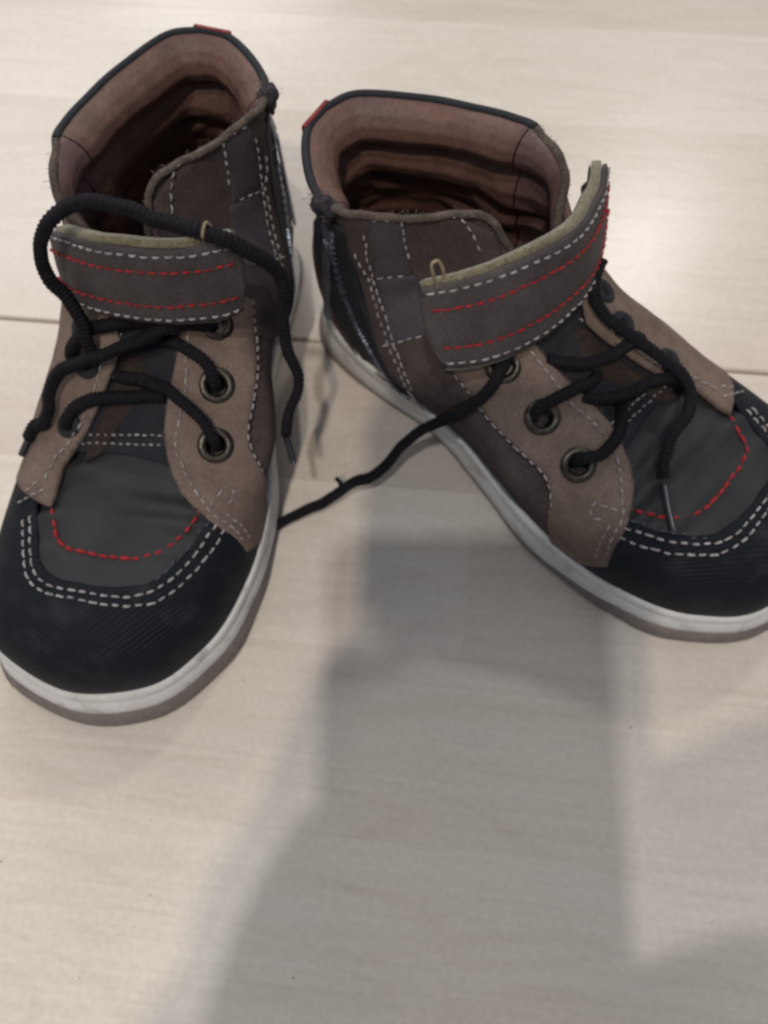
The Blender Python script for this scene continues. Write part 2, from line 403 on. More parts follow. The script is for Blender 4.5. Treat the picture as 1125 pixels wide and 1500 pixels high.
def stitches(mb, P, pitch=0.34, length=0.235, r=0.036, h=0.008, bvh=None, jit=0.02, nrm=None):
    Q = resample(P, 0.03); d = 0.03; tot = len(Q) * d; k = int(tot / pitch)
    for i in range(k):
        a = int((i + .5 - length / pitch / 2) * pitch / d); b = int((i + .5 + length / pitch / 2) * pitch / d)
        if b >= len(Q) or b - a < 2: continue
        pa, pb = Q[a], Q[b]; c = Q[(a + b) // 2]; n = nrm_at(c, bvh) if nrm is None else nrm
        t = (pb - pa); L = np.linalg.norm(t)
        if L < 1e-4: continue
        t /= L; n = n - t * (n @ t); n /= np.linalg.norm(n) + 1e-9; sd = np.cross(t, n)
        j = sd * random.uniform(-jit, jit); LL = L * random.uniform(.78, 1.12)
        V = []; rr = r * random.uniform(.85, 1.15)
        for u, f, hh in ((-.5, .35, -.03), (-.36, .95, .0), (0, 1.0, .02), (.36, .95, .0), (.5, .35, -.03)):
            cc = c + j + t * u * LL + n * (h + hh)
            for q in range(6):
                th = q * PI / 3; V.append(cc + sd * math.cos(th) * rr * f * 1.1 + n * math.sin(th) * rr * f)
        mb.add(V, gridfaces(5, 6, True, True) + [tuple(range(6)), tuple(reversed(range(24, 30)))])

# ------------------------------------------------------------------ shoe builders
def bumpnoise(P, sc_, amp):
    return noise.noise(Vector(P) * sc_) * amp
def build_sole():
    s = np.concatenate([np.linspace(0, 1, 110)]); 
    def loop(KM, KL):
        a = spl(SK, KM, s, True); b = spl(SK, KL, s, True)[::-1][1:-1]; return np.concatenate([a, b])
    O = loop(OM, OL); B = loop(BM, BL); sl = np.concatenate([s, s[::-1][1:-1]]); n = len(O)
    side = np.concatenate([np.ones(len(s)), -np.ones(n - len(s))])
    tan = np.roll(O, -1, 0) - np.roll(O, 1, 0); tan /= np.linalg.norm(tan, axis=1)[:, None]
    out = np.stack([tan[:, 1], -tan[:, 0]], 1)
    # height of the join between the two rubbers, toe spring
    z1 = np.interp(sl, [0, .1, .3, .55, .66, .75, .85, 1], [.5, .45, .22, .22, .35, .75, .95, 1.0])
    spring = 0.0 * sl
    def ring(k, d, z):
        xy = O * (1 - k)[:, None] + B * k[:, None] + out * d
        return np.concatenate([xy, (z + spring)[:, None]], 1)
    o1 = np.ones(n)
    # outsole
    R = [ring(o1*0, -.35, o1*0.0), ring(o1*0, -.12, o1*.01), ring(o1*0, -.03, o1*.08), ring(o1*.12, .02, z1*.45), ring(o1*.34, .03, z1-.05), ring(o1*.42, -.03, z1+.0), ring(o1*.45, -.5, z1+.01)]
    V = np.concatenate(R); F = gridfaces(len(R), n, False, True); F.append(tuple(range(n))[::-1]); F.append(tuple(range((len(R)-1)*n, len(R)*n)))
    mkobj('outsole', V, F, 'outsole')
    top = np.interp(sl, [0, .1, .3, .6, .8, 1], [2.45, 2.35, 2.2, 2.2, 2.2, 2.25])
    R = []; prof = [(0, -.5), (.0, -.08), (.03, -.02), (.10, .03), (.3, .04), (.5, .035), (.56, .0), (.60, -.02), (.64, .01), (.72, .045), (.85, .06), (.94, .05), (.985, .01), (1.0, -.07), (.98, -.16), (.9, -.5)]
    for i, (f, d) in enumerate(prof):
        z = z1 + .012 + (top - z1) * f
        kk = np.clip(.40 + .6 * f, 0, 1) * o1
        R.append(ring(kk, d + .07 * f, z))
    V = np.concatenate(R)
    V = np.array([p + np.array([0, 0, .02 * noise.noise(Vector(p) * .9)]) for p in V])
    F = gridfaces(len(R), n, False, True); F.append(tuple(range((len(R)-1)*n, len(R)*n)))
    mkobj('midsole', V, F, 'midsole')

def body_off(S, V, side):
    """base skin lies lower where other layers cover it"""
    y = S
    return -0.07 - .27 * sst(y, .42, .5) * (1 - sst(y, .70, .80)) * sst(V, .25, .6)
def build_upper():
    V = []; uv = []; FQ = []; FV = []
    for (G, N_, fl) in ((GM, NM, False), (GL, NL, True)):
        b = len(V); S_, V_ = G[0], G[1]
        P = G[2] + N_ * body_off(S_, V_, '')[:, :, None]
        for i in range(NS):
            for j in range(NV):
                p = P[i, j]; y = p[1]
                wr = math.sin(y * 5.2 + p[0] * .8 + 2.2 * noise.noise(Vector(p) * .7)) * .5 + noise.noise(Vector((p[0]*.5, p[1]*2.2, 0))) * 1.0
                p = p + N_[i, j] * (wr * .13 * float(sst(y, 10, 11.5) * (1 - sst(y, 15.2, 16.6)) * sst(V_[i, j], .35, .7)) + bumpnoise(p, .9, .03))
                V.append(p); uv.append((p[0], p[1]))
        for i in range(NS - 1):
            for j in range(NV - 1):
                q = (b + i*NV + j, b + (i+1)*NV + j, b + (i+1)*NV + j + 1, b + i*NV + j + 1)
                if fl: q = q[::-1]
                (FQ if (S_[i, j] < .50 or (S_[i, j] < .72 and V_[i, j] < .60)) else FV).append(q)
    for name, F, m in (('quarter', FQ, 'suede'), ('vamp', FV, 'nylon')):
        used = sorted({k for f in F for k in f}); mp = {k: n for n, k in enumerate(used)}
        mkobj(name, [V[k] for k in used], [tuple(mp[k] for k in f) for f in F], m, weld=True)
def lining_depth(d):
    """inward thickness of the padded lining at depth d (cm) below the rim"""
    pts = [(0, .02), (.08, .2), (.22, .42), (.45, .62), (.75, .70), (1.05, .58), (1.25, .34), (1.38, .15), (1.44, .12), (1.55, .18), (1.75, .36), (2.1, .54), (2.5, .52), (2.85, .34), (3.03, .22), (3.2, .26), (3.6, .42), (4.1, .38), (4.5, .28), (5.0, .30), (5.8, .28), (9, .2)]
    return np.interp(d, [p[0] for p in pts], [p[1] for p in pts])
def build_lining():
    zb = 2.6
    def sheet(name, side, s0, s1, m, ns, extra=0.0, wr=1.0):
        V = []; nd = 110
        ss = np.linspace(s0, s1, ns)
        for s in ss:
            i = int(round(s * (NS - 1)))
            T = surf(side, [s], [1.0])[0]
            Lh = T[2] - zb
            ds = np.linspace(0, 1, nd) ** 1.25 * Lh
            vv = 1 - ds / (T[2] - ZB)
            P = surf(side, np.full(nd, s), vv)
            du = surf(side, np.full(nd, min(s + .004, 1)), vv) - surf(side, np.full(nd, max(s - .004, 0)), vv)
            dv = surf(side, np.full(nd, s), np.clip(vv + .01, 0, 1)) - surf(side, np.full(nd, s), np.clip(vv - .01, 0, 1))
            n = np.cross(du, dv); n /= np.linalg.norm(n, axis=1)[:, None]
            if side == 'L': n = -n
            n[:, 2] *= .3
            for q in range(nd):
                p = P[q]; d = ds[q]
                dd = d * (1 + .22 * noise.noise(Vector((p[0]*.35, p[1]*.35, p[2]*.15)))) + .25 * noise.noise(Vector((p[0]*.5, p[1]*.5, 7))) * float(sst(d, 1.2, 3))
                t = .10 + lining_depth(dd) * (1 + (-.75 * float(sst(s, .19, .25)) if side == 'M' else -.45 * float(sst(s, .29, .35))))
                fine = noise.noise(Vector((p[0]*2.2 + p[1]*2.2, p[2]*.5, 3)))     # vertical puckers
                wrk = noise.noise(Vector((p[0]*.6, p[1]*.6, p[2]*1.7))) 
                t += wr * (.05 * fine * min(1, d) * float(1 - .5 * sst(d, 2, 4)) + .42 * max(0, wrk) * float(sst(d, 1.9, 3.6)))
                V.append(p - n[q] * t)
        F = gridfaces(ns, nd, side == 'M', False)
        return mkobj(name, V, F, m)
    sheet('lining', 'M', 0, .215, 'lining', 46); sheet('lining', 'L', 0, .315, 'lining', 60)
    sheet('flap_lining', 'L', .318, .52, 'lining2', 40, -.45)
    sheet('flap_lining', 'M', .218, .52, 'lining2', 40, -.75, .5)
    # insole
    s = np.linspace(0, .8, 50); a = spl(SK, BM, s) * [.88, 1]; b = spl(SK, BL, s)[::-1] * [.88, 1]
    L = np.concatenate([a, b]); n = len(L); V = [(p[0], p[1] * .98 + .4, 2.62 + .0) for p in L]
    mkobj('insole', V, [tuple(range(n))], 'insole', smooth=False)

def rim_pts(side, s0, s1, n, dz=0.0, out=-.04):
    s = np.linspace(s0, s1, n); P = surf(side, s, np.ones(n)); 
    Q = surf(side, s, np.full(n, .97)); 
    return P + [0, 0, dz]
PZ = {}
def P_(side, pts, off=0.0): return [hit(side, x, y, off=off) for x, y in pts]

def cshape(side_view, cx, cy, ox, oy, k, pts):      # crop pixel -> photo pixel
    return [(ox + x * k, oy + y * k) for x, y in pts]

# ---- shape data traced on the shared shoe (photo pixels of one of the two shoes, brought onto the skin)
def features():
    Fd = {}
    c3 = lambda pts: [(x * .4444, 650 + y * .4444) for x, y in pts]
    c4 = lambda pts: [(400 + x * .46667, 80 + y * .46667) for x, y in pts]
    c5 = lambda pts: [(600 + x * .46667, 350 + y * .46667) for x, y in pts]
    c2 = lambda pts: [(x * .4444, 250 + y * .4444) for x, y in pts]
    # toe cap
    Fd['cap_inner'] = P_('L', c3([(700,225),(660,300),(600,375),(545,425),(480,462),(400,472),(300,468),(200,448),(150,420),(128,380),(122,300),(118,200)]))
    Fd['cap_st1'] = P_('L', c3([(742,275),(700,350),(640,425),(580,478),(520,520),(470,532),(400,536),(300,522),(200,503),(140,487),(105,462),(86,420),(80,350),(80,240)]))
    Fd['cap_st2'] = P_('L', c3([(715,258),(670,325),(615,398),(560,448),(500,488),(450,502),(400,506),(300,494),(220,482),(160,466),(125,442),(108,400),(102,340),(103,225)]))
    Fd['cap_st3'] = P_('L', c3([(690,255),(640,315),(595,375),(550,425),(490,466)]))
    Fd['red'] = P_('L', c3([(672,205),(640,255),(600,302),(560,335),(500,366),(440,378),(380,376),(300,364),(240,350),(205,336),(185,315),(178,280),(170,235),(163,180)]))
    Fd['throatM'] = P_('R', c5([(330,255),(385,320),(440,385),(510,455),(580,520),(630,580),(665,640),(690,700),(705,770),(700,830),(685,880)]))
    Fd['throatM_st'] = P_('R', c5([(375,350),(440,430),(500,510),(560,565),(612,615),(640,660),(655,720),(665,780),(668,860),(655,910)]))
    Fd['seamM'] = P_('R', c5([(125,395),(165,450),(215,520),(270,590),(330,650),(390,705),(425,745),(442,790),(442,840),(435,900)]))
    Fd['seamM_end'] = P_('R', c5([(436,925)]))
    Fd['frontM'] = P_('R', c5([(690,880),(668,930),(640,980),(622,1030)]))
    Fd['frontM_st1'] = P_('R', c5([(655,905),(630,950),(612,1010)])); Fd['frontM_st2'] = P_('R', c5([(630,895),(603,945),(582,1010)]))
    Fd['hook'] = P_('R', c5([(655,850),(620,838),(580,828),(565,850),(572,872),(615,880),(628,895)]))
    Fd['eyes'] = P_('L', c2([(712,505),(714,708),(710,905)]))
    # lateral side
    Fd['throatL'] = P_('L', c2([(395,560),(378,640),(350,710),(318,790),(285,860),(240,925),(205,975),(190,1030),(180,1075),(165,1110)]))
    Fd['throatL_st'] = P_('L', c2([(345,600),(330,660),(318,720),(290,790),(262,850),(225,905),(190,945),(160,1000),(150,1050)]))
    Fd['frontL_st'] = P_('L', c2([(150,1050),(125,1062),(95,1080),(60,1100)])); Fd['frontL_st2'] = P_('L', c2([(128,1025),(100,1050),(75,1070)]))
    Fd['eyesL'] = P_('L', c2([(270,520),(290,640),(228,838)]))
    # ankle flap and zip, from the right-hand shoe
    Fd['flap_st'] = [P_('R', c4(p)) for p in (
        [(262,620),(278,660),(305,700),(330,800),(368,915),(395,980),(430,1055),(470,1130)],
        [(288,560),(300,640),(318,700),(350,800),(385,915),(415,990),(445,1060)],
        [(298,702),(350,696),(445,686)], [(403,515),(412,570),(425,625),(435,655)], [(345,912),(400,900),(485,878)],
        [(305,515),(360,512),(420,508),(500,500),(570,502),(600,520),(628,555),(648,600),(668,640)])]
    Fd['flap_cell1'] = P_('R', c4([(296,520),(405,515),(432,672),(440,690),(320,702)]))
    Fd['flap_cell2'] = P_('R', c4([(322,706),(450,690),(480,790),(492,880),(358,910)]))
    Fd['zip'] = P_('R', c4([(135,440),(128,520),(135,600),(155,700),(185,790),(228,880),(285,960),(352,1040),(405,1100),(440,1120),(400,1060),(352,970),(318,880),(290,800),(268,720),(245,640),(235,560),(228,490)]))
    Fd['zipline'] = P_('R', c4([(182,470),(184,560),(202,660),(225,740),(262,840),(318,940),(378,1040),(425,1100)]))
    Fd['piping'] = P_('R', c4([(215,730),(245,790),(278,870),(315,930),(355,1000),(400,1065)]))
    Fd['redpipe'] = P_('R', c4([(195,830),(230,890),(270,945),(315,995),(360,1045)]))
    return Fd
FE = features()
for k_ in ('hook', 'eyes', 'eyesL', 'zipline', 'throatM', 'throatL', 'red', 'seamM_end', 'frontM'): print(k_, np.round(np.array(FE[k_]), 1).tolist())

def ring_eyelet(c, n, R=.39, m='brass'):
    mb = MB(); n = n / np.linalg.norm(n); x = np.cross(n, [0, 1, 0]); x /= np.linalg.norm(x); y = np.cross(n, x)
    prof = [(R + .14, -.05), (R + .15, .0), (R + .10, .055), (R, .085), (R - .08, .05), (R - .12, -.02), (R - .13, -.22)]
    k = 28; V = []
    for (a, h) in prof:
        for i in range(k): V.append(c + (x * math.cos(2*PI*i/k) + y * math.sin(2*PI*i/k)) * a + n * h)
    mb.add(V, gridfaces(len(prof), k, True, True)); mkobj('eyelet', mb.V, mb.F, m, PZ.get('eyestay'))

def eyestay_off(P):
    # free throat edge stands proud of the tongue, sinks to the skin lower down
    return 0.05 + 0.05 * noise.noise(Vector(P) * .8) + .02 * noise.noise(Vector(P) * 2.5)

def build_panels(sh):
    root = CUR['root']
    # tongue under the laces
    sp = [surf('M', [s], [v])[0] for s, v in ((.50,.62),(.58,.62),(.66,.62),(.70,.8),(.71,.99))] + [surf('L', [s], [v])[0] for s, v in ((.70,.8),(.66,.62),(.58,.62),(.50,.62),(.50,.95))]
    tg = panel('tongue', sp, TOE, lambda P: -.22 + .05 * noise.noise(Vector(P) * 1.3), .12, 'tongue', .2)
    tl_ = panel('tongue_side', P_('L', [(x * .4444, 250 + y * .4444) for x, y in [(395,560),(450,560),(468,640),(462,720),(415,800),(370,870),(325,935),(262,960),(290,880),(340,770),(380,660)]]), TOE, lambda P: -.17 + .08 * noise.noise(Vector(P) * 1.1), .06, 'maroonsuede', .2, tg)
    mb = MB()
    for (xa, ya, xb, yb) in ((-.1, 9.8, -.4, 11.2), (-.4, 11.2, -1.9, 13.0), (-1.6, 12.9, 1.9, 12.6), (-1.6, 12.65, 1.9, 12.35)):
        pts = []
        for t in np.linspace(0, 1, 14):
            r = BVH[0].ray_cast(Vector((xa + (xb-xa)*t, ya + (yb-ya)*t, 12)), Vector((0, 0, -1)))
            if r[0]: pts.append(np.array(r[0]) - np.array([0, 0, .22]))
        stitches(mb, pts, .24, .15, .03, .01, nrm=np.array([0, .4, .9]))
    mkobj('stitching', mb.V, mb.F, 'white', tg, stuff=True)
    # toe cap
    ci = FE['cap_inner']
    lowM = [surf('M', [s], [.0])[0] for s in np.linspace(.68, 1, 22)]; lowL = [surf('L', [s], [.0])[0] for s in np.linspace(.985, .66, 22)]
    eM = [surf('M', [.70], [v])[0] for v in (.62, .45, .25, .1)]; eL = [surf('L', [.68], [v])[0] for v in (.12, .28, .45, .6)]
    cap = panel('toe_cap', list(ci) + eL[::-1] + lowL[::-1] + lowM[::-1] + eM[::-1], TOE, 0.02, .14, 'rubber', .24, label='dark navy toe cap with an embossed net pattern')
    mb = MB()
    for k in ('cap_st1', 'cap_st2'): stitches(mb, [p + nrm_at(p) * .02 for p in FE[k]], .335, .25, .034, .02)
    mkobj('stitching', mb.V, mb.F, 'white', cap, stuff=True)
    mb = MB(); stitches(mb, [p + nrm_at(p) * .02 for p in FE['cap_st3']], .3, .16, .022, .01, jit=.06); mkobj('stitching', mb.V, mb.F, 'grey', cap, stuff=True)
    mb = MB(); stitches(mb, [p - nrm_at(p) * .07 for p in FE['red']], .345, .30, .052, .03)
    mkobj('stitching', mb.V, mb.F, 'red', stuff=True, label='thick red stitching across the vamp')
    # inner side eyestay
    e = [p for p in FE['eyes']]
    seam = list(FE['seamM']); lo = [surf('M', [s], [.02])[0] for s in (.66, .69, .71)]
    up = [surf('M', [s], [v])[0] for s, v in ((.45,.66),(.46,.80),(.475,.93))]
    outl = [e_ for e_ in up] + list(FE['throatM']) + list(FE['frontM']) + [surf('M', [s], [.0])[0] for s in (.715, .69, .66)] + [FE['seamM_end'][0]] + seam[::-1]
    PZ['eyestay'] = pe = panel('eyestay', outl, TOE, eyestay_off, .20, 'nubuck', .2, holes=[(c, .27) for c in e])
    mb = MB()
    for k in ('throatM_st', 'seamM', 'frontM_st1', 'frontM_st2', 'hook'):
        stitches(mb, [p + nrm_at(p) * .05 for p in FE[k]], .31, .22, .028, .02)
    mkobj('stitching', mb.V, mb.F, 'white', pe, stuff=True)
    for c in e: ring_eyelet(c + nrm_at(c) * .05, nrm_at(c))
    # outer side eyestay, runs down to the sole out of sight
    e = list(FE['eyesL'])
    lo = [surf('L', [s], [.0])[0] for s in np.linspace(.68, .46, 12)] + [surf('L', [s], [v])[0] for s, v in ((.45,.2),(.44,.45),(.44,.65),(.46,.85))]
    outl = list(FE['throatL']) + [surf('L', [.695], [v])[0] for v in (.30, .15)] + lo
    PZ['eyestay'] = pl = panel('eyestay', outl, TOE, eyestay_off, .20, 'nubuck', .26, holes=[(c, .25) for c in e])
    mb = MB()
    for k in ('throatL_st', 'frontL_st', 'frontL_st2'):
        stitches(mb, [p + nrm_at(p) * .05 for p in FE[k]], .31, .22, .028, .02)
    mkobj('stitching', mb.V, mb.F, 'white', pl, stuff=True)
    for c in e: ring_eyelet(c + nrm_at(c) * .03, nrm_at(c), .27, 'binding')
    # ankle flap cells and stitching
    fo = [surf('M', [s], [v])[0] for s, v in ((.235,.985),(.27,.985),(.32,.985),(.37,.985),(.415,.975),(.44,.93),(.45,.8),(.455,.66),(.46,.5),(.45,.35),(.42,.25),(.38,.2),(.33,.25),(.29,.35),(.262,.5),(.245,.65),(.235,.8))]
    fl = panel('ankle_flap', fo, SHAFT, 0.03, .12, 'suede', .24)
    c1 = panel('flap_patch', FE['flap_cell1'], SHAFT, .055, .04, 'leather', .24, fl, bev=.02); c2 = panel('flap_patch', FE['flap_cell2'], SHAFT, .055, .04, 'leather', .24, fl, bev=.02)
    mb = MB()
    for p in FE['flap_st']: stitches(mb, [q + nrm_at(q) * .055 for q in p], .31, .22, .029, .02)
    mkobj('stitching', mb.V, mb.F, 'white', fl, stuff=True)
    # heel quarter behind the zip
    hq = [surf('M', [s], [v])[0] for s, v in ((.02,.01),(.08,.01),(.14,.01),(.2,.01),(.27,.01),(.33,.01),(.36,.08),(.30,.16),(.25,.3),(.21,.45),(.17,.6),(.15,.75),(.08,.72),(.02,.7))]
    hp = panel('heel_counter', hq, Dom((.3, 4.2, 5.0), (.9, -.5, 0)), .0, .08, 'maroon', .3)
    # zip
    zt = panel('zip_tape', FE['zip'], SHAFT, 0.05, .13, 'binding', .2)
    mb = MB(); Q = resample(FE['zipline'], .13)
    for i, p in enumerate(Q[:-1]):
        n = nrm_at(p); t = Q[i+1] - p; t /= np.linalg.norm(t); sd = np.cross(t, n)
        c = p + n * .085 + sd * (.045 if i % 2 else -.045)
        V = [c + sd*a*.09 + t*b*.04 + n*h*.045 for a in (-1, 1) for b in (-1, 1) for h in (-1, 1)]
        mb.add(V, [(0,1,3,2),(4,6,7,5),(0,4,5,1),(2,3,7,6),(0,2,6,4),(1,5,7,3)])
    mkobj('zip_teeth', mb.V, mb.F, 'metal', zt, stuff=True, smooth=False)
    mb = MB(); tube(mb, [p + nrm_at(p) * .09 for p in smooth_curve(FE['piping'], .12)], .038, 8); mkobj('piping', mb.V, mb.F, 'grey', zt)
    mb = MB(); tube(mb, [p + nrm_at(p) * .06 for p in smooth_curve(FE['redpipe'], .12)], .035, 8); mkobj('piping', mb.V, mb.F, 'maroon', zt)
    # slider and pull
    p0 = hit('R', 482, 342, off=.14); n = nrm_at(p0); pe_ = hit('R', 484, 462, off=.16)
    dn = pe_ - p0; dn /= np.linalg.norm(dn); n = n - dn * (n @ dn); n /= np.linalg.norm(n); sd = np.cross(dn, n)
    mb = MB(); V = []; prof = [(-.45, .22, .05), (-.3, .3, .12), (0, .27, .17), (.3, .2, .12), (.42, .12, .05)]
    for (l, wd, h) in prof:
        for k in range(10): V.append(p0 + dn * l + sd * wd * math.cos(2*PI*k/10) + n * h * math.sin(2*PI*k/10))
    mb.add(V, gridfaces(5, 10, True, True) + [tuple(range(10)), tuple(reversed(range(40, 50)))])
    zs = mkobj('zip_slider', mb.V, mb.F, 'metal', zt)
    mb = MB(); L = np.linalg.norm(pe_ - p0) - .3
    q0 = p0 + n * .12 + dn * .3; V = []
    prof = [(0, .10), (.25, .12), (.35, .16), (L - .15, .19), (L, .13)]
    for (l, wd) in prof:
        c = q0 + dn * l
        for a, h in ((-1, -.035), (1, -.035), (1, .035), (.8, .055), (-.8, .055), (-1, .035)): V.append(c + sd * wd * a + n * h)
    mb.add(V, gridfaces(5, 6, True, True) + [tuple(range(6)), tuple(reversed(range(24, 30)))])
    mkobj('zip_pull', mb.V, mb.F, 'metal', zs, smooth=False)
    # frayed fabric at the top of the zip
    c = surf('M', [.20], [1.0])[0] + np.array([.12, .1, -.05]); V = []; k1, k2 = 26, 18
    for i in range(k1):
        for j in range(k2):
            th = PI * i / (k1 - 1); ph = 2*PI*j/k2; d = np.array([math.sin(th)*math.cos(ph), math.sin(th)*math.sin(ph), math.cos(th)])
            p = c + d * [.22, .40, .42] + np.array([0, 0, -.1]); V.append(p + d * (.22 * noise.noise(Vector(p) * 2.6) + .09 * noise.noise(Vector(p) * 8)))
    mb = MB(); mb.add(V, gridfaces(k1, k2, False, True)); mkobj('zip_guard', mb.V, mb.F, 'guard', zt)
    # rims
    def rim(name, side, s0, s1, m, r, dz, inset=0.0, nn=70, wob=.0):
        P = surf(side, np.linspace(s0, s1, nn), np.ones(nn)) + [0, 0, dz]
        P = np.array([p + wob * np.array([noise.noise(Vector(p)*1.7), noise.noise(Vector(p)*1.7 + Vector((9,0,0))), noise.noise(Vector(p)*2.1 + Vector((0,9,0)))]) for p in P])
        mb = MB(); tube(mb, P, r, 10); return mb
    mb = rim('b', 'M', 0, .205, 'binding', .13, -.02); mb2 = rim('b', 'L', 0, .325, 'binding', .13, -.02); mb.add(mb2.V, mb2.F)
    mkobj('collar_binding', mb.V, mb.F, 'binding')
    mb = rim('e', 'M', .225, .465, 'suede', .11, -.04, wob=.07); mkobj('edge_binding', mb.V, mb.F, 'edge')
    mb = rim('e', 'L', .325, .47, 'suede', .13, -.05, wob=.06); mkobj('edge_binding', mb.V, mb.F, 'edge')
    # red pull tab at the back
    T = surf('M', [.035], [1.0])[0]; mb = MB(); V = []
    for (l, z, o) in ((0, -1.6, .06), (0, -.4, .09), (0, -.02, .13), (0, .04, .13), (0, .05, .10), (0, -.1, .06)):
        for sx in (-.62, .62):
            s_ = surf('M', [max(0, .035 + sx * .045)], [1.0])[0] if sx > 0 else surf('L', [.012], [1.0])[0]
            V.append(np.array([s_[0], s_[1] - o + .0, s_[2] + z]))
    mb.add(V, gridfaces(6, 2, False)); o = mkobj('heel_tab', mb.V, mb.F, 'redtab', smooth=False)
    md = o.modifiers.new('thick', 'SOLIDIFY'); md.thickness = .0008
    # loose fibres on worn edges
    mb = MB()
    def fib(P, count, ln, spread=.12):
        P = resample(P, .05)
        for _ in range(count):
            p = P[random.randrange(len(P))] + np.random.normal(0, spread * .4, 3)
            d = np.random.normal(0, 1, 3); d[2] = abs(d[2]); d /= np.linalg.norm(d); q = p + d * ln * random.uniform(.4, 1); e = np.random.normal(0, .05, 3)
            m_ = (p + q) / 2 + e; sd = np.cross(d, [0.3, .5, .8]); sd /= np.linalg.norm(sd) + 1e-9; w_ = .006
            V = [p - sd*w_, p + sd*w_, m_ - sd*w_, m_ + sd*w_, q]; mb.add(V, [(0,1,3,2), (2,3,4)])
    fib(surf('M', np.linspace(.225, .46, 40), np.ones(40)), 260, .16)
    fib(surf('M', np.linspace(.18, .215, 10), np.ones(10)) + [0, 0, -.1], 260, .22, .35)
    fib(surf('L', np.linspace(.33, .46, 20), np.ones(20)), 120, .15)
    fib([p + nrm_at(p)*.05 for p in FE['throatM']], 120, .1, .05); fib([p + nrm_at(p)*.05 for p in FE['throatL']], 120, .1, .05)
    mkobj('loose_fibres', mb.V, mb.F, 'fuzz', stuff=True)

def braid(mb, P, r=.19, nseg=14):
    P = smooth_curve(P, .032)
    P = np.array([p + .055 * np.array([noise.noise(Vector(p) * 1.6), noise.noise(Vector(p) * 1.6 + Vector((7, 0, 0))), noise.noise(Vector(p) * 1.6 + Vector((0, 7, 0)))]) for p in P])
    prof = lambda i, th: (1 + .20 * math.sin(2 * th + i * .75) * math.sin(2 * th - i * .75 + .4)) * (1 - .10 * math.sin(th + i * .01) ** 2)
    rr = [r * (1 + .10 * noise.noise(Vector(p) * .8)) for p in P]
    tube(mb, P, rr, nseg, prof)
    for _ in range(int(len(P) * .5)):
        p = P[random.randrange(len(P))]; d = np.random.normal(0, 1, 3); d /= np.linalg.norm(d); q = p + d * r * random.uniform(1.15, 1.5); sd = np.cross(d, [.3, .5, .8]) * .007
        mb.add([p + d * r * .8 - sd, p + d * r * .8 + sd, q + np.random.normal(0, .03, 3)], [(0, 1, 2)])
def lace_pts(side, pts):
    """(x, y, mode, value): 's' rests on the skin + value, 'z' at that height"""
    out = []
    for x, y, md, v in pts:
        out.append(hit(side, x, y, off=v) if md == 's' else onz(side, x, y, v))
    return out
def refine_s(side, x, y, off):
    return hit(side, x, y, off=off)

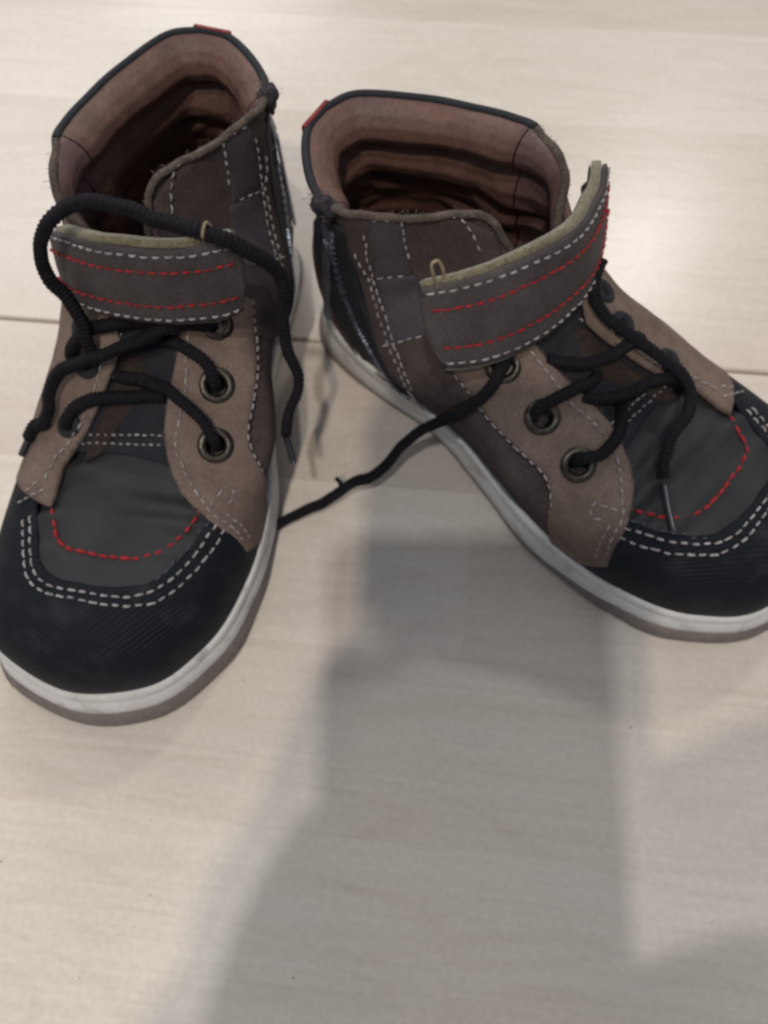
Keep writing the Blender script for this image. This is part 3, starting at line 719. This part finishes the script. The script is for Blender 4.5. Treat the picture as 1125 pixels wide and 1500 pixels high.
def strap(side, top, bot, zt, zb, outer_cols, lines):
    """loose ankle strap between two edge curves given as 3D points"""
    n = 60
    A = smooth_curve(top, .1); B = smooth_curve(bot, .1)
    def rs(P, n):
        d = np.r_[0, np.cumsum(np.linalg.norm(np.diff(P, axis=0), axis=1))]; return spl(d, P, np.linspace(0, d[-1], n))
    A = rs(A, n); B = rs(B, n); W = 17
    G = np.zeros((n, W, 3))
    for j in range(W):
        t = j / (W - 1); G[:, j] = A * (1 - t) + B * t
    du = np.gradient(G, axis=0); dv = np.gradient(G, axis=1); N_ = np.cross(du, dv); N_ /= np.linalg.norm(N_, axis=2)[:, :, None]
    o, _ = ray(side, 560, 700)
    if np.sum((o - G[n//4, W//2]) * N_[n//4, W//2]) < 0: N_ = -N_
    for i in range(n):
        for j in range(W):
            G[i, j] += N_[i, j] * (.05 * math.sin(PI * j / (W - 1)) + .06 * noise.noise(Vector(G[i, j]) * .7) + .02 * noise.noise(Vector(G[i, j]) * 2.2))
    # rounded free end
    def slab(name, lo, hi, m, parent, ext=0.0, rnd=.45):
        V = []; F = []
        for sgn, off in ((1, hi), (-1, lo)):
            for i in range(n):
                for j in range(W):
                    p = G[i, j] + N_[i, j] * off
                    if ext: p = p + (G[i, 0] - G[i, -1]) / np.linalg.norm(G[i, 0] - G[i, -1]) * ext * (1 - 2 * j / (W - 1))
                    if j in (0, W - 1) : p = p - N_[i, j] * sgn * .03
                    if i == 0: p = p + (G[1, j] - G[0, j]) * (2.2 * abs(2*j/(W-1) - 1) ** 3)
                    V.append(p)
        b = n * W; F += gridfaces(n, W, False); F += [tuple(reversed(f)) for f in gridfaces(n, W, False, False, b)]
        for i in range(n - 1):
            F.append((i*W, i*W + b, (i+1)*W + b, (i+1)*W)); F.append((i*W + W-1, (i+1)*W + W-1, (i+1)*W + W-1 + b, i*W + W-1 + b))
        for j in range(W - 1):
            F.append((j, j+1, j+1+b, j+b)); k = (n-1)*W; F.append((k+j, k+j+b, k+j+1+b, k+j+1))
        # face direction
        f = F[0]; nn = np.cross(V[f[1]] - V[f[0]], V[f[2]] - V[f[0]])
        if nn @ N_[0, 0] < 0: F = [tuple(reversed(q)) for q in F]
        return mkobj(name, V, F, m, parent)
    st = slab('strap', 0.0, .16, 'strapleather', CUR['root'])
    slab('strap_backing', -.30, -.004, 'velcro', st, ext=.12)
    slab('fastener_tape', -.36, -.304, 'olive', st, ext=.02)
    for m, ts, pr in (('white', (.075, .925), (.31, .22, .033)), ('red', (.27, .73), (.29, .25, .036))):
        mb = MB()
        for t in ts:
            j = t * (W - 1); j0 = int(j); f = j - j0
            C = G[:, j0] * (1 - f) + G[:, j0 + 1] * f + N_[:, j0] * .165; C = C[2:]
            Q = resample(C, .03)
            d = .03; pitch, length, r = pr; k = int(len(Q) * d / pitch)
            for i in range(k):
                a = int(i * pitch / d); b = a + int(length / d)
                if b >= len(Q): break
                c = (Q[a] + Q[b]) / 2; gi = min(n-1, int((a / len(Q)) * n) + 2); stitches(mb, [Q[a], Q[(a+b)//2], Q[b]], length, length * .96, r, .012, nrm=N_[gi, j0], jit=.012)
        mkobj('stitching', mb.V, mb.F, m, st, stuff=True)
    return st, G, N_

def build_shoe(side):
    CUR['side'] = side
    r = bpy.data.objects.new('high_top_shoe', None); sc.collection.objects.link(r); CUR['root'] = r
    x, y, a = POSE[side]; r.location = (x * CM, y * CM, 0); r.rotation_euler = (0, 0, a + PI); r.empty_display_size = .02
    r['category'] = 'shoe'; r['group'] = "pair of child's high-top shoes"
    build_sole(); build_upper(); build_lining(); build_panels(side)
    return r
c1 = lambda pts: [(x * .4444, y * .4444) + tuple(r) for x, y, *r in pts]
c2 = lambda pts: [(x * .4444, 250 + y * .4444) + tuple(r) for x, y, *r in pts]
c5 = lambda pts: [(600 + x * .46667, 350 + y * .46667) + tuple(r) for x, y, *r in pts]
c4 = lambda pts: [(400 + x * .46667, 80 + y * .46667) + tuple(r) for x, y, *r in pts]

def finish_lace(segs, tips, side):
    mb = MB()
    for s in segs: braid(mb, lace_pts(side, s))
    lc = mkobj('shoelace', mb.V, mb.F, 'lace')
    for t in tips:
        P = smooth_curve(lace_pts(side, t), .1); mb = MB(); tube(mb, P, [.115] * len(P), 10); mkobj('lace_tip', mb.V, mb.F, 'aglet', lc)
    return lc
def cord_loop(side, pts, r=.045):
    mb = MB(); tube(mb, smooth_curve(lace_pts(side, pts), .06), r, 8); mkobj('cord_loop', mb.V, mb.F, 'wire')

# ------------------------------------------------------------------ left-hand shoe of the picture
A = build_shoe('L')
A['label'] = "child's brown high-top shoe on the left with a dark lace looped over its strap"
top = [(352,346,10.15),(330,351,10.2),(280,360,10.3),(220,362,10.4),(160,356,10.4),(115,347,10.1),(84,338,9.6)]
bot = [(360,448,8.2),(335,462,8.2),(290,469,8.3),(230,470,8.3),(175,462,8.2),(130,448,8.0),(104,430,7.6)]
T_ = [onz('L', *p) for p in top]; B_ = [onz('L', *p) for p in bot]
T_ += [onz('L', 84, 345, 8.6), onz('L', 98, 358, 7.5)]
B_ += [onz('L', 106, 428, 6.7), onz('L', 120, 425, 5.8)]
strap('L', T_, B_, 0, 0, None, None)
finish_lace([
    c2([(300,600,'z',7.0),(225,420,'z',8.6),(170,370,'z',9.2),(138,310,'z',9.8),(132,240,'z',10.4),(152,175,'z',10.9),(205,125,'z',11.1),(285,103,'z',11.15),(400,122,'z',11.1),(520,160,'z',10.9),(650,198,'z',10.8),(760,235,'z',10.5),(850,285,'z',9.8),(915,335,'z',9.0),(940,400,'z',8.3),(935,500,'z',7.3),(950,600,'z',6.5),(985,680,'z',5.9),(980,740,'z',5.5),(950,800,'z',5.2),(943,870,'z',5.0)]),
    c2([(232,610,'s',.05),(245,575,'s',.3),(280,535,'s',.35),(350,508,'s',.4),(450,500,'s',.35),(560,505,'s',.3),(650,505,'s',.25),(705,512,'s',-.1)]),
    c2([(600,495,'s',.5),(540,520,'s',.75),(450,562,'s',.8),(330,612,'s',.75),(235,642,'s',.6),(180,685,'s',.5),(163,740,'s',.4),(158,790,'z',6.0),(150,828,'z',5.8),(115,845,'z',5.3),(95,885,'z',5.0)]),
    c2([(712,712,'s',-.2),(705,685,'s',.22),(680,640,'s',.3),(625,592,'s',.25),(560,565,'s',.1),(480,560,'s',-.05),(400,590,'s',-.1)]),
    c2([(708,908,'s',-.2),(700,880,'s',.22),(672,830,'s',.3),(605,765,'s',.25),(530,712,'s',.1),(450,688,'s',.0),(380,678,'s',-.12),(340,660,'s',-.2)]),
    c2([(215,850,'s',-.15),(222,815,'s',.2),(255,775,'s',.28),(330,752,'s',.2),(430,744,'s',.05),(540,745,'s',-.1)]),
], [c2([(944,875,'z',4.95),(968,960,'z',4.3)]), c2([(94,885,'z',5.0),(72,935,'z',4.5)])], 'L')
cord_loop('L', c2([(672,235,'z',10.4),(668,205,'z',10.9),(674,178,'z',11.0),(684,172,'z',10.9),(694,185,'z',10.8),(694,205,'z',10.4)]))

# ------------------------------------------------------------------ right-hand shoe
Bs = build_shoe('R')
Bs['label'] = "child's brown high-top shoe on the right, its strap standing open at the outer side"
top = [(607,421,9.6),(640,416,9.8),(700,402,10.1),(760,378,10.3),(810,355,10.4),(850,325,10.2),(872,285,10.0),(881,240,9.7)]
bot = [(638,538,8.0),(675,537,8.0),(735,523,8.1),(790,495,8.1),(835,455,7.9),(862,415,7.7),(876,370,7.5),(878,330,7.2)]
T_ = [onz('R', *p) for p in top]; B_ = [onz('R', *p) for p in bot]
T_ += [onz('R', 879, 258, 8.7), onz('R', 868, 268, 7.7)]
B_ += [onz('R', 877, 335, 6.3), onz('R', 862, 330, 5.6)]
strap('R', T_, B_, 0, 0, None, None)
finish_lace([
    [(745,520,'s',-.1),(735,540,'s',.3),(715,572,'s',.4),(680,600,'s',.4),(640,620,'z',3.6),(612,634,'z',3.1),(592,650,'z',2.6),(562,684,'z',1.9),(540,700,'z',1.6),(518,706,'z',1.35),(480,733,'z',1.0),(455,744,'z',.7),(430,757,'z',.5),(405,770,'z',.4),(385,778,'z',.3)],
    c5([(385,560,'s',-.2),(400,535,'s',.2),(450,505,'s',.3),(510,475,'s',.25),(560,452,'s',.1),(590,430,'s',-.05)]),
    c5([(520,695,'s',-.2),(545,690,'s',.22),(600,675,'s',.3),(650,620,'s',.15),(668,560,'s',-.05),(660,500,'s',-.15)]),
    c5([(430,380,'s',-.05),(500,392,'s',.15),(580,385,'s',.3),(650,355,'s',.38),(700,325,'s',.3),(720,310,'s',-.1)]),
    c5([(540,505,'s',-.1),(620,502,'s',.15),(700,480,'s',.3),(760,450,'s',.38),(820,440,'s',.3),(845,450,'s',-.1)]),
    c5([(605,70,'z',8.0),(585,110,'z',7.9),(580,180,'z',7.6),(615,240,'z',7.2),(700,305,'z',6.9),(790,372,'z',6.6),(850,420,'z',6.4),(882,490,'z',6.2),(868,560,'z',6.1),(825,620,'z',5.9),(800,690,'z',5.6),(798,750,'z',5.35)]),
], [c5([(800,765,'z',5.3),(812,840,'z',5.1),(830,915,'z',4.9)])], 'R')
mb = MB(); tube(mb, smooth_curve([onz('R', 500, 712, .8), onz('R', 497, 705, 1.0), onz('R', 492, 700, 1.1)], .05), .08, 8); mkobj('lace_tip', mb.V, mb.F, 'lace')
cord_loop('R', [(641,420,'z',10.0),(634,400,'z',10.5),(633,386,'z',10.7),(640,382,'z',10.7),(648,392,'z',10.5),(650,412,'z',10.1)])
CUR['side'] = 'R'

# ------------------------------------------------------------------ laminate floor
def wood():
    m = bpy.data.materials.new('maple_laminate'); m.use_nodes = True; nt = m.node_tree; N = nt.nodes; L = nt.links; b = N['Principled BSDF']
    tc = N.new('ShaderNodeTexCoord'); br = N.new('ShaderNodeTexBrick')
    br.inputs['Scale'].default_value = 1; br.inputs['Mortar Size'].default_value = 0; br.inputs['Brick Width'].default_value = .31; br.inputs['Row Height'].default_value = .0597
    br.offset = .37; br.inputs['Color1'].default_value = (0, 0, 0, 1); br.inputs['Color2'].default_value = (1, 1, 1, 1); br.inputs['Bias'].default_value = 0
    L.new(tc.outputs['Object'], br.inputs['Vector'])
    # each printed strip shifts the grain
    ad = N.new('ShaderNodeVectorMath'); ad.operation = 'MULTIPLY_ADD'; L.new(br.outputs['Color'], ad.inputs[0]); ad.inputs[1].default_value = (3.1, 1.7, 2.3); L.new(tc.outputs['Object'], ad.inputs[2])
    mp = N.new('ShaderNodeMapping'); mp.inputs['Scale'].default_value = (2.2, 95, 1); L.new(ad.outputs[0], mp.inputs['Vector'])
    g = N.new('ShaderNodeTexNoise'); g.inputs['Scale'].default_value = 6; g.inputs['Detail'].default_value = 6; g.inputs['Roughness'].default_value = .6; g.inputs['Distortion'].default_value = .6
    L.new(mp.outputs[0], g.inputs['Vector'])
    mp2 = N.new('ShaderNodeMapping'); mp2.inputs['Scale'].default_value = (1.6, 7, 1); L.new(ad.outputs[0], mp2.inputs['Vector'])
    wv = N.new('ShaderNodeTexNoise'); wv.inputs['Scale'].default_value = 4.0; wv.inputs['Detail'].default_value = 1; wv.inputs['Distortion'].default_value = 1.2; L.new(mp2.outputs[0], wv.inputs['Vector'])
    # growth-ring lines from a smooth field
    mm = N.new('ShaderNodeMath'); mm.operation = 'MULTIPLY'; mm.inputs[1].default_value = 34; L.new(wv.outputs['Fac'], mm.inputs[0])
    sn = N.new('ShaderNodeMath'); sn.operation = 'SINE'; L.new(mm.outputs[0], sn.inputs[0])
    pw = N.new('ShaderNodeMapRange'); pw.inputs[1].default_value = .4; pw.inputs[2].default_value = 1; pw.inputs[3].default_value = 0; pw.inputs[4].default_value = .13; L.new(sn.outputs[0], pw.inputs[0])
    r = N.new('ShaderNodeValToRGB'); r.color_ramp.elements[0].position = .25; r.color_ramp.elements[1].position = .75
    r.color_ramp.elements[0].color = (.540, .474, .408, 1); r.color_ramp.elements[1].color = (.598, .538, .470, 1)
    L.new(g.outputs['Fac'], r.inputs[0])
    mx = N.new('ShaderNodeMix'); mx.data_type = 'RGBA'; L.new(pw.outputs[0], mx.inputs[0]); L.new(r.outputs[0], mx.inputs[6]); mx.inputs[7].default_value = (.42, .34, .27, 1)
    tn = N.new('ShaderNodeMix'); tn.data_type = 'RGBA'; tn.blend_type = 'MULTIPLY'; tn.inputs[0].default_value = 1
    rr = N.new('ShaderNodeValToRGB'); rr.color_ramp.elements[0].color = (.90, .86, .84, 1); rr.color_ramp.elements[1].color = (1.04, 1.04, 1.02, 1)
    L.new(br.outputs['Color'], rr.inputs[0]); L.new(mx.outputs[2], tn.inputs[6]); L.new(rr.outputs[0], tn.inputs[7])
    # ray flecks
    mp3 = N.new('ShaderNodeMapping'); mp3.inputs['Scale'].default_value = (60, 60, 1); L.new(ad.outputs[0], mp3.inputs['Vector'])
    n3 = N.new('ShaderNodeTexNoise'); n3.inputs['Scale'].default_value = 8; n3.inputs['Detail'].default_value = 3; L.new(mp3.outputs[0], n3.inputs['Vector'])
    m3 = N.new('ShaderNodeMapRange'); m3.inputs[1].default_value = .35; m3.inputs[2].default_value = .65; m3.inputs[3].default_value = .96; m3.inputs[4].default_value = 1.04; L.new(n3.outputs['Fac'], m3.inputs[0])
    t3 = N.new('ShaderNodeMix'); t3.data_type = 'RGBA'; t3.blend_type = 'MULTIPLY'; t3.inputs[0].default_value = 1; L.new(tn.outputs[2], t3.inputs[6]); L.new(m3.outputs[0], t3.inputs[7])
    L.new(t3.outputs[2], b.inputs['Base Color'])
    b.inputs['Roughness'].default_value = .28; b.inputs['Specular IOR Level'].default_value = .5
    bp = N.new('ShaderNodeBump'); bp.inputs['Strength'].default_value = .12; bp.inputs['Distance'].default_value = .0003
    L.new(g.outputs['Fac'], bp.inputs['Height']); L.new(bp.outputs[0], b.inputs['Normal'])
    return m
WM = wood()
fl = bpy.data.objects.new('floor', None); sc.collection.objects.link(fl); fl['kind'] = 'structure'
# seam line through (-.1496,.1943) and (.1504,.1427)
ang = math.atan2(.1427 - .1943, .1504 + .1496); fl.location = (-.1496, .1943, 0); fl.rotation_euler = (0, 0, ang)
def plank(x0, x1, y0, y1):
    g = .0005; bv = .0007; z = 0
    V = []; 
    for (d, zz) in ((0, -.012), (0, -bv), (bv, 0)):
        V += [(x0 + g + d, y0 + g + d, zz), (x1 - g - d, y0 + g + d, zz), (x1 - g - d, y1 - g - d, zz), (x0 + g + d, y1 - g - d, zz)]
    F = [(3,2,1,0), (8,9,10,11)]
    for a in (0, 4):
        for k in range(4): F.append((a+k, a+(k+1)%4, a+4+(k+1)%4, a+4+k))
    me = bpy.data.meshes.new('plank'); me.from_pydata(V, [], F); me.materials.append(WM)
    o = bpy.data.objects.new('plank', me); sc.collection.objects.link(o); o.parent = fl
W_ = .262
for row in range(-4, 5):
    offx = {0: -.62, -1: -.35}.get(row, -.5 + .31 * ((row * 7) % 5) / 5)
    for k in range(-2, 3):
        plank(offx + k * 1.285, offx + (k + 1) * 1.285, row * W_, (row + 1) * W_)
me = bpy.data.meshes.new('subfloor'); me.from_pydata([(-4,-4,-.0125),(4,-4,-.0125),(4,4,-.0125),(-4,4,-.0125)], [], [(0,1,2,3)]); me.materials.append(MT['dark'])
o = bpy.data.objects.new('subfloor', me); sc.collection.objects.link(o); o['kind'] = 'structure'

# ------------------------------------------------------------------ the phone that takes the picture and the sleeve of the arm that holds it (above and behind the lens; they throw the shadow on the floor)
def cpt(x, y, d):     # camera-aligned point in cm: x right, y up, d forward
    return np.array([0, 0, CH]) + cr * x + cu * y + cf * d
def rawobj(name, V, F, m, parent=None):
    me = bpy.data.meshes.new(name); me.from_pydata((np.array(V) * CM).tolist(), [], F); me.materials.append(MT[m])
    me.polygons.foreach_set('use_smooth', [True] * len(me.polygons))
    o = bpy.data.objects.new(name, me); sc.collection.objects.link(o); o.parent = parent; return o
def rounded(w0, w1, h0, h1, r, k=6):
    P = []
    for cx, cy, a in ((w1 - r, h1 - r, 0), (w0 + r, h1 - r, 90), (w0 + r, h0 + r, 180), (w1 - r, h0 + r, 270)):
        for i in range(k + 1): t = math.radians(a + 90 * i / k); P.append((cx + r * math.cos(t), cy + r * math.sin(t)))
    return P
P = rounded(-3.6, 4.9, -14.2, 1.0, .9); n = len(P); V = []
for d, e in ((-.30, .10), (-.36, 0), (-1.0, 0), (-1.06, .10)):
    c = (.65, -6.6)
    V += [cpt(c[0] + (x - c[0]) * (1 - e / 4), c[1] + (y - c[1]) * (1 - e / 7), d) for x, y in P]
F = gridfaces(4, n, False, True) + [tuple(range(n)), tuple(reversed(range(3 * n, 4 * n)))]
ph = rawobj('phone', V, F, 'binding'); ph['label'] = 'dark phone held flat above the shoes to take the picture'; ph['category'] = 'phone'

def sleeve(name, pts, rad, label):
    P = smooth_curve(pts, 1.0); r = np.interp(np.linspace(0, 1, len(P)), np.linspace(0, 1, len(rad)), rad)
    mb = MB(); tube(mb, P, r, 20, lambda i, th: 1 + .05 * math.sin(i * .9 + math.sin(th) * 2))
    o = rawobj(name, mb.V, mb.F, 'binding'); o['label'] = label; o['category'] = 'sleeve'; o['group'] = 'sleeves of the photographer'
sleeve('dark_sleeve', [(-2.9, -7.7, 26.2), (-4.3, -11.5, 27), (-5.6, -17, 30), (-8, -28, 38)], [2.1, 3.6, 5.0, 7.0], 'dark sleeve reaching to the phone from the left, above the picture')
sleeve('dark_sleeve', [(-2.2, -15.2, 25.2), (1.5, -14.6, 25.5), (6.0, -14.8, 27), (9.5, -19, 30), (13, -29, 38)], [2.8, 3.8, 5.8, 8.0, 9.0], 'dark sleeve reaching to the phone from the right, above the picture')

mb = MB(); rng = random.Random(3)
for _ in range(70):
    x, y = rng.uniform(-.16, .19), rng.uniform(-.05, .36); r_ = rng.uniform(.00012, .00032); c = np.array([x, y, r_ * .7]) / CM
    V = [c + np.array([math.cos(a) * r_ * rng.uniform(.6, 1.3), math.sin(a) * r_ * rng.uniform(.6, 1.3), rng.uniform(-.3, .1) * r_]) / CM for a in np.linspace(0, 2*PI, 6)[:-1]] + [c + np.array([0, 0, r_ * .8 / CM])]
    mb.add(V, [(0, 1, 5), (1, 2, 5), (2, 3, 5), (3, 4, 5), (4, 0, 5)])
o = rawobj('crumbs', mb.V, mb.F, 'outsole'); o['kind'] = 'stuff'; o['label'] = 'tiny crumbs and dust specks scattered on the pale wood floor'; o['category'] = 'dust'
